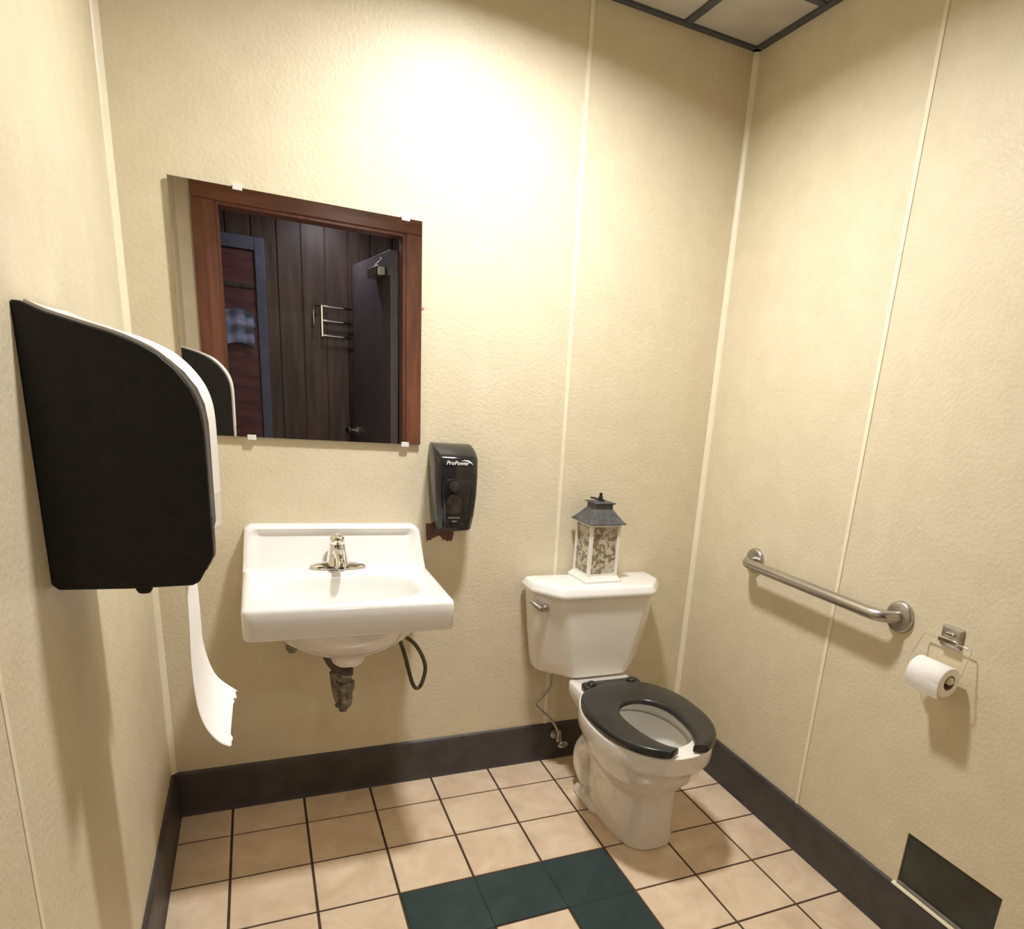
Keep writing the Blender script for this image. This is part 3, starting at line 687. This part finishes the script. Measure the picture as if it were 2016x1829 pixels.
# ---------------------------------------------------------------- toilet
TX = 1.325
t = thing('toilet', 'white two-piece toilet with black open-front seat', 'toilet', (TX, 0, 0))
NB = 72
def egg(hw_, yf, yb, z, n=2.2, cy=None):
    cy = (-0.53 if z > 0.2 else yb + (yf - yb) * 0.45) if cy is None else cy
    out = []
    for k in range(NB):
        a = 2 * pi * k / NB; x, y = superpt(a, hw_, cy - yf, yb - cy, n); out.append((x, cy + y, z))
    return out
bm = new_bm()
def eg(hw_, yf, yb, z, n, dx=0.0): return [(x + dx, y, zz) for x, y, zz in egg(hw_, yf, yb, z, n)]
rings = [
    eg(0.101, -0.633, -0.245, 0.000, 2.9, .022), eg(0.104, -0.638, -0.242, 0.006, 2.9, .022), eg(0.103, -0.636, -0.242, 0.020, 2.9, .022), eg(0.100, -0.633, -0.245, 0.05, 2.9, .022),
    eg(0.099, -0.632, -0.25, 0.12, 2.8, .021), eg(0.102, -0.636, -0.25, 0.165, 2.7, .018), eg(0.110, -0.650, -0.25, 0.200, 2.55, .014), eg(0.124, -0.676, -0.245, 0.232, 2.5, .008),
    eg(0.150, -0.715, -0.24, 0.268, 2.25, .003), eg(0.163, -0.743, -0.235, 0.305, 2.15), eg(0.174, -0.761, -0.235, 0.338, 2.1),
    eg(0.182, -0.770, -0.235, 0.343, 2.1), eg(0.184, -0.772, -0.235, 0.350, 2.1), eg(0.184, -0.773, -0.235, 0.392, 2.1), eg(0.1835, -0.7725, -0.2355, 0.3965, 2.1), eg(0.182, -0.770, -0.237, 0.399, 2.1), eg(0.179, -0.766, -0.240, 0.400, 2.1),
    eg(0.135, -0.716, -0.345, 0.400, 2.1), eg(0.129, -0.708, -0.352, 0.397, 2.1), eg(0.127, -0.704, -0.355, 0.390, 2.1), eg(0.127, -0.702, -0.355, 0.357, 2.1), eg(0.127, -0.700, -0.355, 0.352, 2.1),
    eg(0.119, -0.690, -0.360, 0.350, 2.1), eg(0.112, -0.672, -0.365, 0.30, 2.1), eg(0.088, -0.625, -0.385, 0.24, 2.1), eg(0.062, -0.56, -0.41, 0.20, 2.1), eg(0.04, -0.52, -0.43, 0.17, 2)]
add_rings(bm, rings)
obj('bowl', bm, M['porc2'], t, angle=38)
# deck below the tank and rear neck
bm = new_bm(); secs = []
for hw_, yf, yb, z in ((0.060, -0.30, -0.20, 0.24), (0.085, -0.32, -0.18, 0.30), (0.108, -0.34, -0.165, 0.345), (0.114, -0.345, -0.16, 0.362), (0.114, -0.345, -0.16, 0.394), (0.110, -0.34, -0.165, 0.3995)):
    secs.append([(a, b_, z) for a, b_ in round_rect(-hw_, hw_, yf, yb, 0.035, 6)])
add_rings(bm, secs); obj('tank_deck', bm, M['porc2'], t, angle=60)
# trapway bulges at the rear of the foot
bm = new_bm()
for s in (-1, 1):
    pth = catmull([(s * 0.045, -0.46, 0.15), (s * 0.055, -0.38, 0.20), (s * 0.055, -0.30, 0.215), (s * 0.050, -0.235, 0.16), (s * 0.050, -0.225, 0.10), (s * 0.045, -0.26, 0.055), (s * 0.035, -0.30, 0.045)], 5)
    add_tube(bm, pth, [0.030 + 0.010 * sin(pi * i / (len(pth) - 1)) for i in range(len(pth))], 18)
add_rings(bm, [[(a, b_, z) for a, b_ in round_rect(-0.092 + k, 0.100 - k, -0.42 + k, -0.225 - k, 0.04, 6)] for k, z in ((0, 0), (-0.003, 0.006), (0.0, 0.022), (0.012, 0.034))])
obj('trapway', bm, M['porc2'], t, angle=60)
for s in (-1, 1):
    bm = new_bm(); add_lathe(bm, [(0.014, 0), (0.0145, 0.008), (0.011, 0.018), (0.004, 0.022), (0.0, 0.0225)], (s * 0.080, -0.315, 0.03), 'z', 20); obj('bolt_cap', bm, M['porc'], t)
# tank
def octo(xl, xr, yb, ys, yf, xfl, xfr, r=0.010):
    raw = [(xr, yb), (xl, yb), (xl, ys), (xfl, yf), (xfr, yf), (xr, ys)]
    out = []; m = len(raw)
    for i in range(m):
        p0, p1, p2 = Vector(raw[i - 1]), Vector(raw[i]), Vector(raw[(i + 1) % m])
        a = p1 + (p0 - p1).normalized() * r; b_ = p1 + (p2 - p1).normalized() * r
        for k in range(5):
            u = k / 4; out.append(a.lerp(p1, u).lerp(p1.lerp(b_, u), u))
    return out
def tank_sec(z, hw_, yf, fw, ys=-0.10, r=0.012): return [(p.x, p.y, z) for p in octo(-hw_, hw_, -0.022, ys, yf, -fw, fw, r)]
bm = new_bm()
add_rings(bm, [tank_sec(0.400, 0.186, -0.176, 0.085, -0.075, 0.02), tank_sec(0.405, 0.196, -0.186, 0.095, -0.080, 0.02), tank_sec(0.418, 0.203, -0.193, 0.103, -0.085, 0.02), tank_sec(0.45, 0.210, -0.197, 0.112, -0.09, 0.018), tank_sec(0.55, 0.222, -0.202, 0.132, -0.10, 0.016), tank_sec(0.65, 0.231, -0.206, 0.152, -0.108, 0.015), tank_sec(0.700, 0.235, -0.208, 0.160, -0.11, 0.014)])
obj('tank', bm, M['porc2'], t, angle=50)
bm = new_bm()
def lid_sec(z, k): return [(p.x, p.y, z) for p in octo(-0.247 + k, 0.247 - k, -0.012 - k, -0.118 + k * 0.4, -0.222 + k, -0.172 + k * 0.6, 0.172 - k * 0.6, 0.018)]
add_rings(bm, [lid_sec(0.7005, 0.006), lid_sec(0.702, 0.002), lid_sec(0.708, 0.0), lid_sec(0.716, 0.001), lid_sec(0.722, 0.006), lid_sec(0.729, 0.008), lid_sec(0.734, 0.013), lid_sec(0.736, 0.022)])
obj('tank_lid', bm, M['porc'], t, angle=40)
# flush lever on the chamfered left corner of the tank
bm = new_bm(); base = Vector((-0.205, -0.148, 0.655)); nrm = Vector((-0.80, -0.60, 0)).normalized()
ux = Vector((nrm.y, -nrm.x, 0)) * -1
hp0 = base + nrm * 0.004; hp1 = base + nrm * 0.020
add_tube(bm, [base - nrm * 0.01, hp0, base + nrm * 0.008], [0.014, 0.014, 0.011], 18); add_tube(bm, [base, hp1], 0.007, 12)
side = Vector((-0.60, 0.80, 0)).normalized()
lv = catmull([hp1 + Vector((0, 0, 0)), hp1 + side * 0.015 + Vector((0, 0, 0.006)), hp1 + side * 0.032 + Vector((0, 0, 0.014)), hp1 + side * 0.046 + Vector((0, 0, 0.019))], 5)
add_tube(bm, lv, [0.011 - 0.006 * i / (len(lv) - 1) for i in range(len(lv))], 12)
obj('flush_lever', bm, M['steel'], t, angle=60)
# seat: open-front ring
def seat_mesh():
    bm = new_bm(); secs = []; n = 60; a0 = radians(-90 + 17); a1 = radians(270 - 17)
    cyo, cyi = -0.53, -0.55
    for k in range(n + 1):
        a = a0 + (a1 - a0) * k / n
        back = sin(a) > 0
        xo, yo = superpt(a, 0.181, 0.252, 0.242, 2.5 if back else 2.2); xi, yi = superpt(a, 0.087, 0.215, 0.115, 2.1)
        if not back:
            xi *= 1.0 - 0.10 * abs(sin(a)) ** 3
        if k == 0 or k == n:
            pass
        o_ = Vector((xo, cyo + yo, 0)); i_ = Vector((xi, cyi + yi, 0)); d = (o_ - i_)
        s = []
        for u, z in ((0.0, 0.409), (0.0, 0.420), (0.03, 0.425), (0.12, 0.4275), (0.5, 0.429), (0.88, 0.4285), (0.97, 0.426), (1.0, 0.421), (1.0, 0.408), (0.97, 0.405), (0.5, 0.407), (0.03, 0.406)):
            p = i_ + d * u; s.append((p.x, p.y, z))
        secs.append(s)
    add_rings(bm, secs); return bm
obj('seat', seat_mesh(), M['seat'], t, angle=50)
bm = new_bm(); add_rings(bm, [[(a, b_, z) for a, b_ in round_rect(-0.105 + k, 0.105 - k, -0.305 + k, -0.262 - k, 0.010, 5)] for k, z in ((0.002, 0.402), (0, 0.405), (0, 0.421), (0.003, 0.4245))])
for s in (-1, 1): add_lathe(bm, [(0.016, 0), (0.016, 0.005), (0.011, 0.009), (0, 0.010)], (s * 0.075, -0.284, 0.4235), 'z', 20)
obj('seat_hinge', bm, M['seat'], t, angle=50)
for s, y in ((-1, -0.66), (1, -0.66), (-1, -0.42), (1, -0.42)):
    bm = new_bm(); add_box(bm, s * 0.128 - 0.010, s * 0.128 + 0.010, y - 0.007, y + 0.007, 0.3995, 0.407); obj('seat_bumper', bm, M['seat'], t, bevel=0.002)
# water
bm = new_bm(); add_rings(bm, [egg(0.070, -0.575, -0.400, 0.209, 2.1), egg(0.073, -0.578, -0.398, 0.212, 2.1)])
obj('water', bm, mat('toilet_water', (0.75, 0.78, 0.74), 0.03, spec=0.6), t)
# supply line and valve
bm = new_bm(); sx = -TX
add_tube(bm, catmull([(1.185 + sx, -0.085, 0.402), (1.186 + sx, -0.086, 0.36), (1.182 + sx, -0.086, 0.335), (1.165 + sx, -0.08, 0.305), (1.142 + sx, -0.072, 0.278), (1.140 + sx, -0.068, 0.262), (1.165 + sx, -0.062, 0.235), (1.200 + sx, -0.056, 0.20), (1.228 + sx, -0.05, 0.165), (1.245 + sx, -0.047, 0.132)], 6), 0.0058, 12)
obj('supply_hose', bm, M['steel'], t, angle=60)
bm = new_bm(); vx = 1.250 + sx
add_lathe(bm, [(0.0, 0.032), (0.008, 0.03), (0.010, 0.012), (0.012, 0.004), (0.012, -0.012), (0.0, -0.014)], (vx, -0.047, 0.104), 'z', 16)
add_lathe(bm, [(0.020, 0.0), (0.020, -0.004), (0.008, -0.006), (0.008, -0.040), (0.010, -0.045)], (vx, -0.011, 0.104), 'y', 20)
add_tube(bm, [(vx, -0.047, 0.104), (vx + 0.004, -0.075, 0.094)], 0.005, 10)
rings = [[Vector((vx + 0.004, -0.076, 0.092)) + Vector((0.020 * k * cos(a), -0.012 * w, 0.013 * k * sin(a))) for a in [2 * pi * q / 20 for q in range(20)]] for k, w in ((0.8, 0), (1, 0.2), (1, 0.7), (0.7, 1))]
add_rings(bm, rings); obj('stop_valve', bm, M['steel'], t, angle=50)

# ---------------------------------------------------------------- lantern on the tank lid
t = thing('decorative_lantern', 'small white metal lantern with dark roof standing on the toilet tank', 'lantern', (1.322, -0.088, 0.7362), radians(3))
bm = new_bm()
def sq(h, z): return [(h, h, z), (-h, h, z), (-h, -h, z), (h, -h, z)]
add_rings(bm, [sq(0.070, 0), sq(0.070, 0.006), sq(0.066, 0.010), sq(0.061, 0.016), sq(0.060, 0.020)]); obj('base', bm, M['lframe'], t, bevel=0.001, angle=30)
for sx_ in (-1, 1):
    for sy_ in (-1, 1):
        a, b_ = sx_ * 0.057, sy_ * 0.057
        obj('post', box(min(a, a - sx_ * 0.011), max(a, a - sx_ * 0.011), min(b_, b_ - sy_ * 0.011), max(b_, b_ - sy_ * 0.011), 0.0202, 0.1985), M['lframe'], t, bevel=0.0008)
for k in range(4):
    for z in ((0.0202, 0.027), (0.190, 0.1985)):
        bm = new_bm(); R_ = Matrix.Rotation(k * pi / 2, 3, 'Z'); vs = add_box(bm, -0.0455, 0.0455, -0.0555, -0.0475, *z)
        for v in vs: v.co = R_ @ v.co
        obj('rail', bm, M['lframe'], t, smooth=False)
for k in range(4):
    bm = new_bm(); R_ = Matrix.Rotation(k * pi / 2, 3, 'Z'); vs = add_box(bm, -0.0454, 0.0454, -0.0530, -0.0520, 0.0271, 0.1899)
    for v in vs: v.co = R_ @ v.co
    obj('pane', bm, M['pane'], t, smooth=False)
bm = new_bm(); add_rings(bm, [sq(0.066, 0.199), sq(0.070, 0.1995), sq(0.0705, 0.2025), sq(0.062, 0.210), sq(0.048, 0.226), sq(0.035, 0.243), sq(0.0325, 0.246), sq(0.032, 0.262), sq(0.039, 0.264), sq(0.039, 0.2675), sq(0.02, 0.2695)])
obj('roof', bm, M['lroof'], t, bevel=0.0008, angle=25)
bm = new_bm(); add_tube(bm, [(0, 0, 0.269), (0, 0, 0.283), (0, 0, 0.290)], [0.007, 0.0075, 0.004], 14); add_lathe(bm, [(0.0, 0.0), (0.0055, 0.003), (0.0055, 0.007), (0.0, 0.010)], (0, 0, 0.288), 'z', 14); obj('finial', bm, M['black'], t)
bm = new_bm(); add_tube(bm, [(-0.012 + 0.024 * cos(2 * pi * k / 24) - 0.0, 0.022 * sin(2 * pi * k / 24), 0.2725 + 0.004 * (1 - cos(2 * pi * k / 24))) for k in range(24)], 0.0022, 8, closed=True); obj('ring_handle', bm, M['black'], t)

# ---------------------------------------------------------------- grab bar
GYA, GYB, GZ = -0.368, -0.985, 0.856
t = thing('grab_bar', 'brushed steel grab bar on the right wall', 'grab bar', (W, (GYA + GYB) / 2, GZ)); gy = (GYA + GYB) / 2
bm = new_bm(); so = 0.062; h = (GYA - GYB) / 2
R_b = 0.052; pth = [(-0.002, h, 0)]
for k in range(11): a = (pi / 2) * k / 10; pth.append((-(so - R_b) - R_b * sin(a), h - R_b * (1 - cos(a)), 0))
pth += [(-so, (h - R_b) * (1 - k / 8), 0) for k in range(1, 8)]
pth = pth + [(-so, 0, 0)] + [(x, -y, z) for x, y, z in reversed(pth)]
add_tube(bm, pth, 0.0165, 24); obj('bar', bm, M['steel'], t, angle=80)
for s in (1, -1):
    bm = new_bm(); add_lathe(bm, [(0.0425, 0.0003), (0.0425, 0.006), (0.041, 0.010), (0.037, 0.013), (0.018, 0.015)], (0, s * h, 0), 'x', 40, flip=-1); obj('flange', bm, M['steel'], t, angle=50)

# ---------------------------------------------------------------- toilet paper holder and roll
t = thing('toilet_paper_holder', 'chrome wire toilet paper holder on the right wall', 'toilet paper holder', (W, -1.145, 0.856))
bm = new_bm(); add_rings(bm, [[(x, y, z) for y, z in round_rect(-0.029 - k, 0.029 + k, -0.026 - k, 0.026 + k, 0.003, 3)] for k, x in ((0.0, -0.0003), (0, -0.006), (-0.006, -0.010))]); obj('wall_plate', bm, M['steel'], t, angle=30)
obj('clamp', box(-0.021, -0.0105, -0.026, 0.026, -0.016, -0.002), M['chrome'], t, bevel=0.002)
obj('clamp', box(-0.0165, -0.0105, -0.011, 0.011, 0.004, 0.012), M['chrome'], t, bevel=0.002)
RXO, RZ = -0.052, -0.088
bm = new_bm(); wp = [(RXO, 0.050, RZ), (RXO, 0.070, RZ), (RXO + 0.002, 0.073, RZ + 0.006), (-0.017, 0.068, -0.014), (-0.0155, 0.064, -0.009), (-0.0155, -0.064, -0.009), (-0.017, -0.068, -0.014), (RXO + 0.002, -0.073, RZ + 0.006), (RXO, -0.070, RZ), (RXO, -0.050, RZ)]
add_tube(bm, wp, 0.0017, 10); obj('wire_frame', bm, M['chrome'], t, angle=50)
for s in (1, -1):
    bm = new_bm(); add_lathe(bm, [(0.0095, 0.0), (0.0105, 0.006), (0.0095, 0.014), (0.006, 0.018), (0.0, 0.0185)], (RXO, s * 0.044, RZ), 'y', 20, flip=s); obj('end_plug', bm, M['cream'], t)
bm = new_bm(); r0, r1, hl = 0.0190, 0.0375, 0.048; rings = []
for r, y in ((r0, -hl), (r1 - 0.003, -hl), (r1, -hl + 0.003), (r1, 0), (r1, hl - 0.003), (r1 - 0.003, hl), (r0, hl), (r0, 0), (r0, -hl)):
    rings.append([(r * cos(2 * pi * k / 48), y, r * sin(2 * pi * k / 48)) for k in range(48)])
add_rings(bm, rings, cap0=False, cap1=False); bmesh.ops.remove_doubles(bm, verts=bm.verts, dist=1e-6)
# loose tail lying against the roll's front and hanging a little
tl = [(-r1 - 0.0005, 0.0), (-r1 - 0.0008, -0.012), (-r1 + 0.002, -0.022), (-r1 + 0.005, -0.032), (-r1 + 0.007, -0.038)]
A = [[bm.verts.new((x, y, z)) for x, z in tl] for y in (-hl + 0.001, 0, hl - 0.001)]; B = [[bm.verts.new((x + 0.0008, y, z)) for x, z in tl] for y in (-hl + 0.001, 0, hl - 0.001)]
for g in (A, B):
    for a, b_ in zip(g, g[1:]):
        for i in range(len(tl) - 1): bm.faces.new((a[i], a[i + 1], b_[i + 1], b_[i]))
for r_ in (0, 2):
    for i in range(len(tl) - 1): bm.faces.new((A[r_][i], A[r_][i + 1], B[r_][i + 1], B[r_][i]))
tr = thing('toilet_roll', 'white toilet paper roll on the wire holder', 'toilet paper', (W + RXO, -1.152, 0.856 + RZ - 0.0055))
obj('paper', bm, M['paper'], tr, angle=50)
bm = new_bm(); rings = []
for r, y in ((r0 - 0.0001, -hl), (r0 - 0.0001, hl), (r0 - 0.0014, hl), (r0 - 0.0014, -hl), (r0 - 0.0001, -hl)):
    rings.append([(r * cos(2 * pi * k / 32), y, r * sin(2 * pi * k / 32)) for k in range(32)])
add_rings(bm, rings, cap0=False, cap1=False); bmesh.ops.remove_doubles(bm, verts=bm.verts, dist=1e-7); obj('cardboard_core', bm, M['core'], tr)

# ---------------------------------------------------------------- dark opening low on the right wall
t = thing('wall_recess_panel', 'dark green panel set in a rectangular opening low on the right wall', 'vent', (W, (VY0 + VY1) / 2, VZ0))
hy = (VY1 - VY0) / 2
obj('back_panel', box(0.005, 0.009, -hy + 0.0005, hy - 0.0005, 0.0008, VZ1 - VZ0 - 0.0005), M['vent'], t, smooth=False)
obj('sill', box(-0.003, 0.0048, -hy + 0.002, hy - 0.002, 0.0005, 0.010), M['sill'], t, bevel=0.001)
